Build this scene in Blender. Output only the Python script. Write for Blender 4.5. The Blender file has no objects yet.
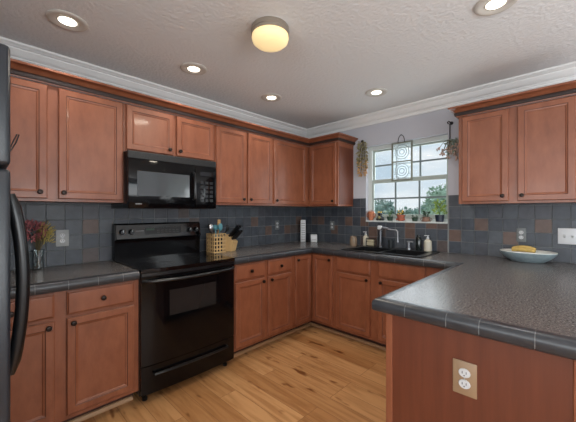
import bpy, bmesh, math, random
from mathutils import Vector, Matrix
random.seed(7)
C = bpy.context.scene.collection
PI = math.pi

# ------------------------------------------------------------------ camera
cam_d = bpy.data.cameras.new('camera'); cam = bpy.data.objects.new('camera', cam_d); C.objects.link(cam)
cam_d.sensor_width = 36; cam_d.sensor_fit = 'HORIZONTAL'
cam_d.lens = 301.3 / 576 * 36
cam_d.shift_y = 0.9 / 576
cam_d.clip_start = 0.02; cam_d.clip_end = 300
cam.location = (2.770, -3.213, 1.312)
cam.rotation_euler = (PI/2, 0, math.radians(134.2 - 90))
bpy.context.scene.camera = cam

# ------------------------------------------------------------------ view, world, daylight
sc = bpy.context.scene
sc.view_settings.view_transform = 'Standard'; sc.view_settings.look = 'None'
sc.view_settings.gamma = 1; sc.view_settings.use_curve_mapping = False
sc.view_settings.exposure = 0.0

W = bpy.data.worlds.new('sky'); sc.world = W; W.use_nodes = True
nt = W.node_tree; nt.nodes.clear()
wo = nt.nodes.new('ShaderNodeOutputWorld'); bg = nt.nodes.new('ShaderNodeBackground')
tc = nt.nodes.new('ShaderNodeTexCoord'); nz = nt.nodes.new('ShaderNodeTexNoise'); rp = nt.nodes.new('ShaderNodeValToRGB')
mp = nt.nodes.new('ShaderNodeMapping'); mp.inputs['Scale'].default_value = (1, 1, 3.2)
nz.inputs['Scale'].default_value = 4.0; nz.inputs['Detail'].default_value = 6; nz.inputs['Roughness'].default_value = .55
rp.color_ramp.elements[0].position = .36; rp.color_ramp.elements[0].color = (.52, .66, .77, 1)
rp.color_ramp.elements[1].position = .62; rp.color_ramp.elements[1].color = (.86, .90, .93, 1)
nt.links.new(tc.outputs['Generated'], mp.inputs['Vector']); nt.links.new(mp.outputs[0], nz.inputs['Vector'])
nt.links.new(nz.outputs['Fac'], rp.inputs['Fac']); nt.links.new(rp.outputs[0], bg.inputs['Color'])
bg.inputs['Strength'].default_value = 1.12
nt.links.new(bg.outputs[0], wo.inputs[0])

def area(name, loc, rot, sx, sy, power, col=(1, 1, 1)):
    l = bpy.data.lights.new(name, 'AREA'); l.shape = 'RECTANGLE'; l.size = sx; l.size_y = sy
    l.energy = power; l.color = col
    o = bpy.data.objects.new(name, l); C.objects.link(o); o.location = loc; o.rotation_euler = rot
    return o
# daylight, plus fill lamps added at unseen windows, tilted up to brighten the ceiling
area('patio_door_daylight', (4.6, -0.06, 1.10), (-PI/2-.6, 0, 0), 1.5, 1.95, 46, (.93, .97, 1))
area('dining_fill_light', (5.52, -2.9, 1.35), (0, PI/2+.75, 0), 1.5, 2.6, 92, (.95, .98, 1))
area('rear_fill_light', (3.0, -6.12, 1.40), (PI/2+.8, 0, 0), 3.4, 1.7, 128, (.97, .985, 1))
area('sink_window_daylight', (1.39, 0.13, 1.64), (-PI/2, 0, 0), .78, .78, 7, (.90, .96, 1))

# ------------------------------------------------------------------ materials
def srgb(r, g, b):
    f = lambda c: (c/255/12.92) if c/255 <= .04045 else ((c/255 + .055)/1.055)**2.4
    return (f(r), f(g), f(b), 1)
def mat(name, rgb, rough=.5, metal=0., var=0., vscale=(8, 8, 8), bump=0., bscale=60., spec=.5, rgb2=None, coat=0., detail=4):
    m = bpy.data.materials.new(name); m.use_nodes = True
    n = m.node_tree; b = n.nodes['Principled BSDF']
    b.inputs['Roughness'].default_value = rough; b.inputs['Metallic'].default_value = metal
    b.inputs['Specular IOR Level'].default_value = spec
    if coat: b.inputs['Coat Weight'].default_value = coat; b.inputs['Coat Roughness'].default_value = .08
    tcn = n.nodes.new('ShaderNodeTexCoord')
    a = srgb(*rgb)
    if var or rgb2:
        mpn = n.nodes.new('ShaderNodeMapping'); mpn.inputs['Scale'].default_value = vscale
        no = n.nodes.new('ShaderNodeTexNoise'); no.inputs['Scale'].default_value = 1; no.inputs['Detail'].default_value = detail
        no.inputs['Roughness'].default_value = .6
        ra = n.nodes.new('ShaderNodeValToRGB'); ra.color_ramp.elements[0].position = .3; ra.color_ramp.elements[1].position = .7
        if rgb2: c0, c1 = a, srgb(*rgb2)
        else:
            c0 = tuple(max(0, x*(1-var)) for x in a[:3]) + (1,); c1 = tuple(x*(1+var) for x in a[:3]) + (1,)
        ra.color_ramp.elements[0].color = c0; ra.color_ramp.elements[1].color = c1
        n.links.new(tcn.outputs['Object'], mpn.inputs[0]); n.links.new(mpn.outputs[0], no.inputs['Vector'])
        n.links.new(no.outputs['Fac'], ra.inputs[0]); n.links.new(ra.outputs[0], b.inputs['Base Color'])
    else:
        b.inputs['Base Color'].default_value = a
    if bump:
        nb = n.nodes.new('ShaderNodeTexNoise'); nb.inputs['Scale'].default_value = bscale; nb.inputs['Detail'].default_value = 3
        bn = n.nodes.new('ShaderNodeBump'); bn.inputs['Strength'].default_value = bump; bn.inputs['Distance'].default_value = .01
        n.links.new(tcn.outputs['Object'], nb.inputs['Vector']); n.links.new(nb.outputs['Fac'], bn.inputs['Height'])
        n.links.new(bn.outputs[0], b.inputs['Normal'])
    return m
def emit(name, rgb, strength):
    m = bpy.data.materials.new(name); m.use_nodes = True; b = m.node_tree.nodes['Principled BSDF']
    b.inputs['Base Color'].default_value = srgb(*rgb); b.inputs['Emission Color'].default_value = srgb(*rgb)
    b.inputs['Emission Strength'].default_value = strength
    return m
def clear_glass(name, tint=(1, 1, 1), gloss=.08):
    m = bpy.data.materials.new(name); m.use_nodes = True; n = m.node_tree; n.nodes.clear()
    o = n.nodes.new('ShaderNodeOutputMaterial'); t = n.nodes.new('ShaderNodeBsdfTransparent'); g = n.nodes.new('ShaderNodeBsdfGlossy')
    t.inputs[0].default_value = tint + (1,); g.inputs['Roughness'].default_value = .03
    x = n.nodes.new('ShaderNodeMixShader'); x.inputs[0].default_value = gloss
    n.links.new(t.outputs[0], x.inputs[1]); n.links.new(g.outputs[0], x.inputs[2]); n.links.new(x.outputs[0], o.inputs[0])
    return m

M = {}
M['wood'] = mat('cherry_stain', (126, 72, 48), .38, 0, 0, (16, 16, 6.0), rgb2=(147, 89, 62), coat=.1)
M['wood_shade'] = mat('cherry_shade_line', (92, 52, 38), .45)  # shade line along the inner edge of door panels, put into the colour
M['wood_end'] = mat('cherry_panel', (94, 47, 29), .42, 0, 0, (26, 26, 1.6), rgb2=(110, 58, 37))
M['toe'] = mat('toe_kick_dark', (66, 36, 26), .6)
M['rope'] = mat('rope_dark', (40, 24, 20), .6, 0, .3, (90, 90, 30))
M['shoe'] = mat('shoe_mould', (180, 140, 102), .5)
M['knob'] = mat('oil_bronze', (38, 28, 24), .35, .6)
M['ceil'] = mat('ceiling_paint', (228, 229, 229), .95, bump=.55, bscale=46, spec=.1)
M['wall'] = mat('wall_paint', (188, 189, 196), .9, spec=.2)
M['white'] = mat('white_trim', (232, 232, 230), .5)
M['vinyl'] = mat('white_vinyl', (200, 206, 203), .4)
M['sash'] = mat('backlit_white_sash', (164, 174, 168), .4)  # white sash, its backlit shade put into the grey
M['grid'] = mat('backlit_grid', (108, 120, 122), .5)  # muntin grey carries the shade of bars seen against the sky
M['black'] = mat('black_enamel', (8, 8, 10), .08, spec=.28)
M['blackm'] = mat('black_satin', (12, 13, 15), .28)
M['fridge'] = mat('black_fridge', (35, 39, 45), .3, bump=.08, bscale=220)
M['glassblk'] = mat('black_glass', (10, 10, 11), .06, spec=.6)
M['oveng'] = mat('oven_glass', (38, 36, 35), .1, spec=.6)
M['micwin'] = mat('microwave_glass', (62, 66, 68), .08, spec=.9)
M['ring'] = mat('burner_print', (44, 44, 46), .2)
M['vent'] = mat('black_vent', (22, 23, 25), .5)
M['spout'] = mat('satin_spout', (150, 152, 156), .4, .8)
M['grey'] = mat('grey_print', (120, 122, 124), .5)
M['silver'] = mat('brushed_steel', (176, 178, 180), .28, 1.)
M['nickel'] = mat('brushed_nickel', (176, 168, 156), .4, .9)
M['pewter'] = mat('dark_pewter', (84, 86, 90), .3, .9)
M['plastic'] = mat('white_plastic', (208, 210, 212), .4)
M['plate1'] = mat('light_grey_plate', (158, 160, 160), .4)
M['plate2'] = mat('stone_grey_plate', (112, 116, 116), .45)
M['cream'] = mat('cream_plastic', (196, 190, 172), .4)
M['brass'] = mat('tan_plate', (154, 128, 100), .4, 0)
M['slot'] = mat('dark_slot', (60, 58, 56), .6)
M['lwood'] = mat('pale_wood', (206, 170, 118), .5, 0, .12, (20, 20, 4))
M['teal'] = mat('teal_silicone', (84, 140, 152), .5)
M['terra'] = mat('terracotta', (178, 110, 80), .8, 0, .12, (40, 40, 40))
M['terra2'] = mat('red_terracotta', (170, 96, 74), .8, 0, .12, (40, 40, 40))
M['darkpot'] = mat('dark_glazed', (40, 44, 46), .3)
M['greenpot'] = mat('dark_green_glazed', (44, 66, 52), .35)
M['navypot'] = mat('navy_glazed', (36, 44, 58), .3)
M['brownpot'] = mat('brown_glazed', (126, 96, 80), .4, 0, .2, (30, 30, 30))
M['soil'] = mat('soil', (36, 26, 20), .9)
M['leaf'] = mat('leaf_green', (86, 122, 66), .5, 0, .25, (20, 20, 20))
M['leafy'] = mat('leaf_yellow_green', (140, 164, 76), .5, 0, .25, (20, 20, 20))
M['leafd'] = mat('leaf_dark', (48, 72, 50), .5, 0, .25, (20, 20, 20))
M['flower'] = mat('yellow_flower', (222, 186, 82), .6)
M['rose'] = mat('dried_rose', (164, 96, 100), .8, 0, .35, (60, 60, 60))
M['straw'] = mat('dried_straw', (176, 158, 88), .8, 0, .3, (60, 60, 60))
M['olive'] = mat('dried_olive', (146, 138, 98), .8, 0, .3, (40, 40, 40))
M['orange'] = mat('dried_orange', (196, 154, 104), .8, 0, .3, (40, 40, 40))
M['euca'] = mat('dried_eucalyptus', (134, 148, 138), .8, 0, .25, (40, 40, 40))
M['pinkd'] = mat('dried_berries', (190, 164, 150), .8, 0, .25, (40, 40, 40))
M['stem'] = mat('stem', (96, 84, 54), .8)
M['iron'] = mat('wrought_iron', (44, 38, 38), .5, .5)
M['lead'] = mat('lead_came', (138, 150, 150), .4, .4)
M['came'] = mat('panel_frame', (120, 124, 112), .5)
M['dish'] = mat('dish_white', (222, 224, 218), .25)
M['dishb'] = mat('dish_teal', (128, 144, 150), .3, 0, .2, (20, 20, 20))
M['banana'] = mat('banana_skin', (198, 166, 92), .5, 0, .25, (30, 30, 30))
M['tan'] = mat('tan_ceramic', (132, 112, 92), .4, 0, .2, (30, 30, 30))
M['sponge'] = mat('cream_sponge', (190, 180, 150), .9, bump=.3, bscale=200)
M['bottle'] = mat('dark_bottle', (24, 30, 28), .12)
M['sink'] = mat('black_composite', (24, 25, 27), .3)
M['lamp'] = emit('lamp_lens', (255, 244, 224), 5.0)
M['bowl'] = emit('warm_glass', (240, 214, 160), .74)
M['trimr'] = mat('recessed_trim', (206, 202, 194), .6)
M['pane'] = clear_glass('window_glass', (.97, .985, .99), .05)
M['vase'] = clear_glass('vase_glass', (.86, .9, .9), .2)
M['bevel'] = clear_glass('textured_glass', (.97, .99, 1.), .05)
_n = M['bevel'].node_tree; _mix = [x for x in _n.nodes if x.type == 'MIX_SHADER'][0]; _out = [x for x in _n.nodes if x.type == 'OUTPUT_MATERIAL'][0]
_tr = _n.nodes.new('ShaderNodeBsdfTranslucent'); _tr.inputs[0].default_value = (.95, .98, 1, 1); _m2 = _n.nodes.new('ShaderNodeMixShader'); _m2.inputs[0].default_value = .12
_n.links.new(_mix.outputs[0], _m2.inputs[1]); _n.links.new(_tr.outputs[0], _m2.inputs[2]); _n.links.new(_m2.outputs[0], _out.inputs[0])
M['lawn'] = mat('lawn', (108, 132, 92), .9, 0, .2, (1, 1, 1))
M['bark'] = mat('bark', (92, 80, 70), .9)
M['tree1'] = mat('tree_leaf_blue_green', (170, 192, 184), .8, 0, .3, (3, 3, 3))
M['tree2'] = mat('tree_leaf_mid', (162, 188, 176), .8, 0, .3, (3, 3, 3))
M['tree3'] = mat('tree_leaf_light', (172, 196, 174), .8, 0, .3, (3, 3, 3))
M['curtain'] = mat('white_curtain', (224, 226, 226), .8)
M['grout'] = mat('grout', (128, 130, 130), .9)
TILES = [mat('slate_tile_%d' % i, c, .42, 0, .22, (16, 16, 16), bump=.25, bscale=30, spec=.45)
         for i, c in enumerate([(71, 76, 83), (63, 68, 76), (78, 83, 89), (69, 71, 78), (98, 79, 71), (84, 74, 72)])]
M['edge'] = mat('edge_tile', (52, 54, 58), .32, 0, .2, (14, 14, 14), spec=.5)

def counter_mat():
    m = mat('speckled_laminate', (70, 68, 66), .3, spec=.5); n = m.node_tree; b = n.nodes['Principled BSDF']
    t = n.nodes.new('ShaderNodeTexCoord'); v = n.nodes.new('ShaderNodeTexNoise'); v.inputs['Scale'].default_value = 130; v.inputs['Detail'].default_value = 3
    v.inputs['Roughness'].default_value = .7
    r = n.nodes.new('ShaderNodeValToRGB'); e = r.color_ramp.elements
    e[0].position = .33; e[0].color = srgb(52, 52, 54); e[1].position = .5; e[1].color = srgb(94, 91, 90)
    x = e.new(.60); x.color = srgb(122, 115, 110); x = e.new(.68); x.color = srgb(164, 157, 149)
    n.links.new(t.outputs['Object'], v.inputs['Vector']); n.links.new(v.outputs['Fac'], r.inputs[0]); n.links.new(r.outputs[0], b.inputs['Base Color'])
    b.inputs['Roughness'].default_value = .27
    return m
M['counter'] = counter_mat()

def floor_mat():
    m = mat('oak_planks', (190, 140, 90), .34, spec=.4); n = m.node_tree; b = n.nodes['Principled BSDF']
    t = n.nodes.new('ShaderNodeTexCoord')
    br = n.nodes.new('ShaderNodeTexBrick'); br.offset = .37; br.offset_frequency = 3
    br.inputs['Scale'].default_value = 1; br.inputs['Brick Width'].default_value = 1.5; br.inputs['Row Height'].default_value = .135
    br.inputs['Mortar Size'].default_value = .0016; br.inputs['Mortar Smooth'].default_value = .2; br.inputs['Bias'].default_value = 0
    br.inputs['Color1'].default_value = (0, 0, 0, 1); br.inputs['Color2'].default_value = (1, 1, 1, 1); br.inputs['Mortar'].default_value = (.5, .5, .5, 1)
    n.links.new(t.outputs['Object'], br.inputs['Vector'])
    ra = n.nodes.new('ShaderNodeValToRGB'); e = ra.color_ramp.elements
    e[0].color = srgb(174, 123, 76); e[1].color = srgb(205, 155, 104)
    n.links.new(br.outputs['Color'], ra.inputs[0])
    mpn = n.nodes.new('ShaderNodeMapping'); mpn.inputs['Scale'].default_value = (2.2, 26, 1)
    no = n.nodes.new('ShaderNodeTexNoise'); no.inputs['Scale'].default_value = 1; no.inputs['Detail'].default_value = 6; no.inputs['Distortion'].default_value = .8
    # every plank has its own grain
    ad = n.nodes.new('ShaderNodeVectorMath'); ad.operation = 'ADD'
    mu = n.nodes.new('ShaderNodeVectorMath'); mu.operation = 'SCALE'; mu.inputs['Scale'].default_value = 7
    n.links.new(br.outputs['Color'], mu.inputs[0]); n.links.new(t.outputs['Object'], mpn.inputs[0]); n.links.new(mpn.outputs[0], ad.inputs[0]); n.links.new(mu.outputs[0], ad.inputs[1])
    n.links.new(ad.outputs[0], no.inputs['Vector'])
    r2 = n.nodes.new('ShaderNodeValToRGB'); r2.color_ramp.elements[0].position = .34; r2.color_ramp.elements[0].color = (.66, .57, .48, 1)
    r2.color_ramp.elements[1].position = .58; r2.color_ramp.elements[1].color = (1, 1, 1, 1)
    n.links.new(no.outputs['Fac'], r2.inputs[0])
    mx = n.nodes.new('ShaderNodeMix'); mx.data_type = 'RGBA'; mx.blend_type = 'MULTIPLY'; mx.inputs['Factor'].default_value = .75
    n.links.new(ra.outputs[0], mx.inputs['A']); n.links.new(r2.outputs[0], mx.inputs['B'])
    # knots
    mk = n.nodes.new('ShaderNodeMapping'); mk.inputs['Scale'].default_value = (2.6, 7, 1)
    vo = n.nodes.new('ShaderNodeTexNoise'); vo.inputs['Scale'].default_value = 1.6; vo.inputs['Detail'].default_value = 2
    r3 = n.nodes.new('ShaderNodeValToRGB'); r3.color_ramp.elements[0].position = .29; r3.color_ramp.elements[0].color = (.42, .30, .22, 1)
    r3.color_ramp.elements[1].position = .37; r3.color_ramp.elements[1].color = (1, 1, 1, 1)
    n.links.new(t.outputs['Object'], mk.inputs[0]); n.links.new(mk.outputs[0], vo.inputs['Vector']); n.links.new(vo.outputs['Fac'], r3.inputs[0])
    m3 = n.nodes.new('ShaderNodeMix'); m3.data_type = 'RGBA'; m3.blend_type = 'MULTIPLY'; m3.inputs['Factor'].default_value = 1
    n.links.new(mx.outputs['Result'], m3.inputs['A']); n.links.new(r3.outputs[0], m3.inputs['B'])
    # joints between planks
    m4 = n.nodes.new('ShaderNodeMix'); m4.data_type = 'RGBA'; m4.inputs['B'].default_value = srgb(134, 92, 58)
    n.links.new(br.outputs['Fac'], m4.inputs['Factor']); n.links.new(m3.outputs['Result'], m4.inputs['A'])
    n.links.new(m4.outputs['Result'], b.inputs['Base Color'])
    return m
M['floor'] = floor_mat()

# ------------------------------------------------------------------ mesh helpers
class MB:
    """collects shapes into one mesh"""
    def __init__(s): s.bm = bmesh.new(); s.mi = 0
    def _set(s, faces):
        for f in faces: f.material_index = s.mi
    def box(s, x0, x1, y0, y1, z0, z1, bev=0., seg=2, rot=None):
        r = bmesh.ops.create_cube(s.bm, size=1); vs = r['verts']
        for v in vs: v.co = Vector((x0 + (v.co.x+.5)*(x1-x0), y0 + (v.co.y+.5)*(y1-y0), z0 + (v.co.z+.5)*(z1-z0)))
        fs = set(f for v in vs for f in v.link_faces); s._set(fs)
        if bev:
            es = list(set(e for v in vs for e in v.link_edges))
            r = bmesh.ops.bevel(s.bm, geom=es, offset=bev, segments=seg, affect='EDGES', profile=.5)
            s._set(r['faces']); vs = list(set(v for f in r['faces'] for v in f.verts) | set(v for v in vs if v.is_valid))
        if rot:
            for v in vs: v.co = rot @ v.co
        return s
    def tube(s, pts, r, n=8, cap=True):
        pts = [Vector(p) for p in pts]; rs = r if isinstance(r, (list, tuple)) else [r]*len(pts); rings = []
        up = Vector((0, 0, 1))
        for i, p in enumerate(pts):
            d = (pts[min(i+1, len(pts)-1)] - pts[max(i-1, 0)]).normalized()
            a = d.cross(up)
            if a.length < .05: a = d.cross(Vector((1, 0, 0)) if i == 0 or not rings else Vector((1, 0, 0)))
            a.normalize(); b = a.cross(d).normalized()
            rings.append([s.bm.verts.new(p + (a*math.cos(2*PI*k/n) + b*math.sin(2*PI*k/n))*rs[i]) for k in range(n)])
        fs = []
        for i in range(len(rings)-1):
            # keep rings aligned to avoid twist
            A, B = rings[i], rings[i+1]
            off = min(range(n), key=lambda o: (A[0].co - B[o].co).length); B = B[off:] + B[:off]; rings[i+1] = B
            for k in range(n): fs.append(s.bm.faces.new((A[k], A[(k+1) % n], B[(k+1) % n], B[k])))
        if cap: fs += [s.bm.faces.new(rings[0][::-1]), s.bm.faces.new(rings[-1])]
        s._set(fs); return s
    def lathe(s, prof, c=(0, 0, 0), n=24, axis='z', sx=1., sy=1.):
        c = Vector(c); rings = []; fs = []
        def P(r, h, k):
            a = 2*PI*k/n; x, y = r*math.cos(a)*sx, r*math.sin(a)*sy
            return c + (Vector((x, y, h)) if axis == 'z' else Vector((x, h, y)) if axis == 'y' else Vector((h, x, y)))
        for r, h in prof:
            if r < 1e-6: rings.append([s.bm.verts.new(P(0, h, 0))])
            else: rings.append([s.bm.verts.new(P(r, h, k)) for k in range(n)])
        for A, B in zip(rings, rings[1:]):
            for k in range(n):
                q = [A[k % len(A)], A[(k+1) % len(A)], B[(k+1) % len(B)], B[k % len(B)]]
                u = []
                for v in q:
                    if v not in u: u.append(v)
                if len(u) > 2: fs.append(s.bm.faces.new(u))
        s._set(fs); return s
    def prism(s, poly, axis, a, b):
        """poly extruded along axis from a to b"""
        def P(u, v, w): return {'x': (w, u, v), 'y': (u, w, v), 'z': (u, v, w)}[axis]
        A = [s.bm.verts.new(P(u, v, a)) for u, v in poly]; B = [s.bm.verts.new(P(u, v, b)) for u, v in poly]; n = len(poly)
        fs = [s.bm.faces.new(A[::-1]), s.bm.faces.new(B)] + [s.bm.faces.new((A[k], A[(k+1) % n], B[(k+1) % n], B[k])) for k in range(n)]
        s._set(fs); return s
    def sweep(s, stations, prof):
        """stations: (point2d, offset vector2d); prof: closed list of (offset, z)"""
        rings = [[s.bm.verts.new((p[0] + m[0]*o, p[1] + m[1]*o, z)) for o, z in prof] for p, m in stations]; n = len(prof); fs = []
        for A, B in zip(rings, rings[1:]):
            for k in range(n): fs.append(s.bm.faces.new((A[k], A[(k+1) % n], B[(k+1) % n], B[k])))
        fs += [s.bm.faces.new(rings[0][::-1]), s.bm.faces.new(rings[-1])]
        s._set(fs); return s
    def cells(s, xs, ys, mask, z0, z1):
        """solid slab of grid cells; mask(i, j) True where solid"""
        V = {}
        def v(i, j, z):
            k = (i, j, z)
            if k not in V: V[k] = s.bm.verts.new((xs[i], ys[j], z))
            return V[k]
        nx, ny = len(xs)-1, len(ys)-1; ok = lambda i, j: 0 <= i < nx and 0 <= j < ny and mask(i, j); fs = []
        for i in range(nx):
            for j in range(ny):
                if not ok(i, j): continue
                fs.append(s.bm.faces.new((v(i, j, z1), v(i+1, j, z1), v(i+1, j+1, z1), v(i, j+1, z1))))
                fs.append(s.bm.faces.new((v(i, j, z0), v(i, j+1, z0), v(i+1, j+1, z0), v(i+1, j, z0))))
                for di, dj, a, b in ((-1, 0, (i, j+1), (i, j)), (1, 0, (i+1, j), (i+1, j+1)), (0, -1, (i, j), (i+1, j)), (0, 1, (i+1, j+1), (i, j+1))):
                    if not ok(i+di, j+dj): fs.append(s.bm.faces.new((v(*a, z0), v(*b, z0), v(*b, z1), v(*a, z1))))
        s._set(fs); return s
    def leaf(s, p, d, L, w, fold=.25):
        p = Vector(p); d = Vector(d).normalized(); a = d.cross(Vector((random.uniform(-1, 1), random.uniform(-1, 1), random.uniform(-1, 1))))
        if a.length < .01: a = d.orthogonal()
        a.normalize(); nn = a.cross(d)
        A = s.bm.verts.new(p); B = s.bm.verts.new(p + d*L*.5 + a*w*.5 + nn*w*fold); D = s.bm.verts.new(p + d*L*.5 - a*w*.5 + nn*w*fold); E = s.bm.verts.new(p + d*L)
        s._set([s.bm.faces.new((A, B, E)), s.bm.faces.new((A, E, D))]); return s
    def ball(s, c, r, sub=1, sc=(1, 1, 1)):
        q = bmesh.ops.create_icosphere(s.bm, subdivisions=sub, radius=1)
        for v in q['verts']: v.co = Vector(c) + Vector((v.co.x*r*sc[0], v.co.y*r*sc[1], v.co.z*r*sc[2]))
        s._set(set(f for v in q['verts'] for f in v.link_faces)); return s
    def door(s, x0, x1, z0, z1, y, t=.02, rail=.040, dark=True):
        """recessed-panel front standing on the plane y, facing -y"""
        L = [(0, 0), (0, -t+.005), (.005, -t), (rail, -t), (rail+.0035, -t+.004), (rail+.012, -t+.006), (rail+.016, -t+.010)]
        rings = []
        for i, d in L:
            rings.append([s.bm.verts.new((x, y+d, z)) for x, z in ((x0+i, z0+i), (x1-i, z0+i), (x1-i, z1-i), (x0+i, z1-i))])
        for q, (A, B) in enumerate(zip(rings, rings[1:])):
            for k in range(4):
                f = s.bm.faces.new((A[k], A[(k+1) % 4], B[(k+1) % 4], B[k])); f.material_index = 1 if (dark and q == 3) else 0
        s.bm.faces.new(rings[-1]).material_index = 0; s.bm.faces.new(rings[0][::-1]).material_index = 0
        return s
    def build(s, name, mats, parent=None, smooth=40, shift=None):
        me = bpy.data.meshes.new(name)
        bmesh.ops.recalc_face_normals(s.bm, faces=s.bm.faces[:])
        if shift is not None: bmesh.ops.translate(s.bm, verts=s.bm.verts[:], vec=-Vector(shift))
        s.bm.to_mesh(me); s.bm.free()
        for m in (mats if isinstance(mats, (list, tuple)) else [mats]): me.materials.append(M[m] if isinstance(m, str) else m)
        if smooth:
            me.polygons.foreach_set('use_smooth', [True]*len(me.polygons)); me.set_sharp_from_angle(angle=math.radians(smooth))
        o = bpy.data.objects.new(name, me); C.objects.link(o)
        if parent: o.parent = parent
        elif shift is not None: o.location = shift
        return o

def tag(o, label, cat, group=None, kind=None):
    o['label'] = label; o['category'] = cat
    if group: o['group'] = group
    if kind: o['kind'] = kind
    return o
def thing(name, label, cat, loc=(0, 0, 0), rotz=0., group=None, kind=None):
    o = bpy.data.objects.new(name, None); C.objects.link(o); o.location = loc; o.rotation_euler = (0, 0, rotz); o.empty_display_size = .05
    return tag(o, label, cat, group, kind)
def copy_tree(o, parent=None):
    c = o.copy(); C.objects.link(c)
    if parent: c.parent = parent
    for ch in list(o.children): copy_tree(ch, c)
    return c
def struct(name, mb, m, label, cat, smooth=40, parent=None):
    o = mb.build(name, m, parent, smooth)
    if not parent: tag(o, label, cat, None, 'structure')
    return o
def miter(path, closed=False):
    """offset vectors, outside is to the right of travel"""
    out = []
    nrm = []
    for a, b in zip(path, path[1:]):
        d = Vector((b[0]-a[0], b[1]-a[1])).normalized(); nrm.append(Vector((d.y, -d.x)))
    for i, p in enumerate(path):
        if i == 0: m = nrm[0]
        elif i == len(path)-1: m = nrm[-1]
        else:
            m = nrm[i-1] + nrm[i]; m = m / (m.dot(nrm[i]))
        out.append((p, m))
    return out

# ------------------------------------------------------------------ room shell
CH = 2.44; RX = 5.6; RY = -6.2
struct('floor', MB().box(-.12, RX+.12, RY-.12, .12, -.1, 0), 'floor', 'honey oak plank floor of the kitchen', 'floor', 0)
struct('ceiling', MB().box(-.12, RX+.12, RY-.12, .12, CH, CH+.1), 'ceil', 'grey knockdown textured ceiling', 'ceiling', 0)
struct('wall_left', MB().box(-.12, 0, RY, .12, 0, CH), 'wall', 'grey painted wall behind the range cabinets', 'wall', 0)
WX0, WX1, WZ0, WZ1 = .94, 1.835, 1.200, 2.085
PX0, PX1, PZ1 = 3.85, 5.35, 2.08
b = MB()
def wall_xz(b, y0, y1, xs, zs, hole):
    for i in range(len(xs)-1):
        for j in range(len(zs)-1):
            if not hole(i, j): b.box(xs[i], xs[i+1], y0, y1, zs[j], zs[j+1])
wall_xz(b, 0, .14, [0, WX0, WX1, PX0, PX1, RX+.12], [0, WZ0, WZ1, CH], lambda i, j: (i == 1 and j == 1) or (i == 3 and j <= 1))
bmesh.ops.remove_doubles(b.bm, verts=b.bm.verts[:], dist=1e-5)
struct('wall_back', b, 'wall', 'grey painted wall with the window over the sink', 'wall', 0)
b = MB()
for (y0, y1, z0, z1) in ((RY, -4.3, 0, CH), (-1.6, 0, 0, CH), (-4.3, -1.6, 0, .6), (-4.3, -1.6, 2.1, CH)): b.box(RX, RX+.12, y0, y1, z0, z1)
struct('wall_right', b, 'wall', 'grey painted wall of the dining side', 'wall', 0)
b = MB()
wall_xz(b, RY-.12, RY, [-.12, 1.2, 4.8, RX+.12], [0, .5, 2.3, CH], lambda i, j: i == 1 and j == 1)
struct('wall_rear', b, 'wall', 'grey painted wall at the rear of the room', 'wall', 0)
struct('wall_alcove', MB().box(0, 1.72, -4.05, -3.94, 0, CH), 'wall', 'short grey wall behind the refrigerator', 'wall', 0)

# white crown moulding under the ceiling
crown = [(0, 2.330), (.010, 2.330), (.014, 2.336), (.014, 2.352), (.022, 2.354), (.024, 2.362), (.034, 2.366), (.044, 2.376), (.056, 2.394), (.064, 2.402), (.066, 2.410), (.076, 2.412), (.084, 2.420), (.092, 2.423), (.097, 2.426), (.097, 2.4395), (0, 2.4395)]
st = miter([(0, -3.94), (0, 0), (RX, 0)])
struct('trim_1', MB().sweep(st[:2], crown), 'white', 'white crown moulding above the range wall cabinets', 'crown moulding', 25)
struct('trim_2', MB().sweep(st[1:], crown), 'white', 'white crown moulding above the window wall', 'crown moulding', 25)

# slate tile backsplash, one mesh of tiles per wall
def backsplash(name, wall, segs, browns, label):
    """segs: (u0, u1, z0, z1); u runs along the wall"""
    b = MB(); P = .1105 if wall == 'x' else .1085; ZP = .1125; off = 0. if wall == 'y' else 0.
    def put(u0, u1, d0, d1, z0, z1, bev=0.):
        if wall == 'y': b.box(u0, u1, -d1, -d0, z0, z1, bev, 1)
        else: b.box(d0, d1, u0, u1, z0, z1, bev, 1)
    for (u0, u1, z0, z1) in segs:
        b.mi = 6; put(u0, u1, 0, .006, z0, z1)
        i0 = math.floor(u0/P + 1e-6); i1 = math.ceil(u1/P - 1e-6)
        for i in range(i0, i1):
            for j in range(6):
                a0, a1 = max(u0, i*P) + .002, min(u1, (i+1)*P) - .002; c0, c1 = max(z0, .915 + j*ZP) + .002, min(z1, .915 + (j+1)*ZP) - .002
                if a1 - a0 < .008 or c1 - c0 < .008: continue
                k = (i, j)
                if k in browns: b.mi = 4
                else: b.mi = random.choice((0, 0, 1, 1, 2, 3)) if random.random() > .07 or wall == 'y' and i > 16 else 5
                put(a0, a1, .005, .0105, c0, c1, .0016)
    o = b.build(name, TILES + [M['grout']]); tag(o, label, 'backsplash', None, 'structure'); return o
backsplash('trim_3', 'x', [(-3.6, -.0105, .915, 1.475)],
           {(-24, 2), (-7, 1), (-9, 2), (-4, 1), (-2, 2)}, 'slate tile backsplash behind the range')
backsplash('trim_4', 'y', [(0, WX0, .915, 1.475), (WX0, WX1, .915, WZ0-.004), (WX1, 3.05, .915, 1.475)],
           {(19, 2), (17, 1), (21, 1), (23, 2), (9, 1), (9, 0), (13, 1), (13, 2), (15, 2), (6, 2), (4, 1), (2, 2), (8, 2)}, 'slate tile backsplash under the window and beside it')

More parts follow.
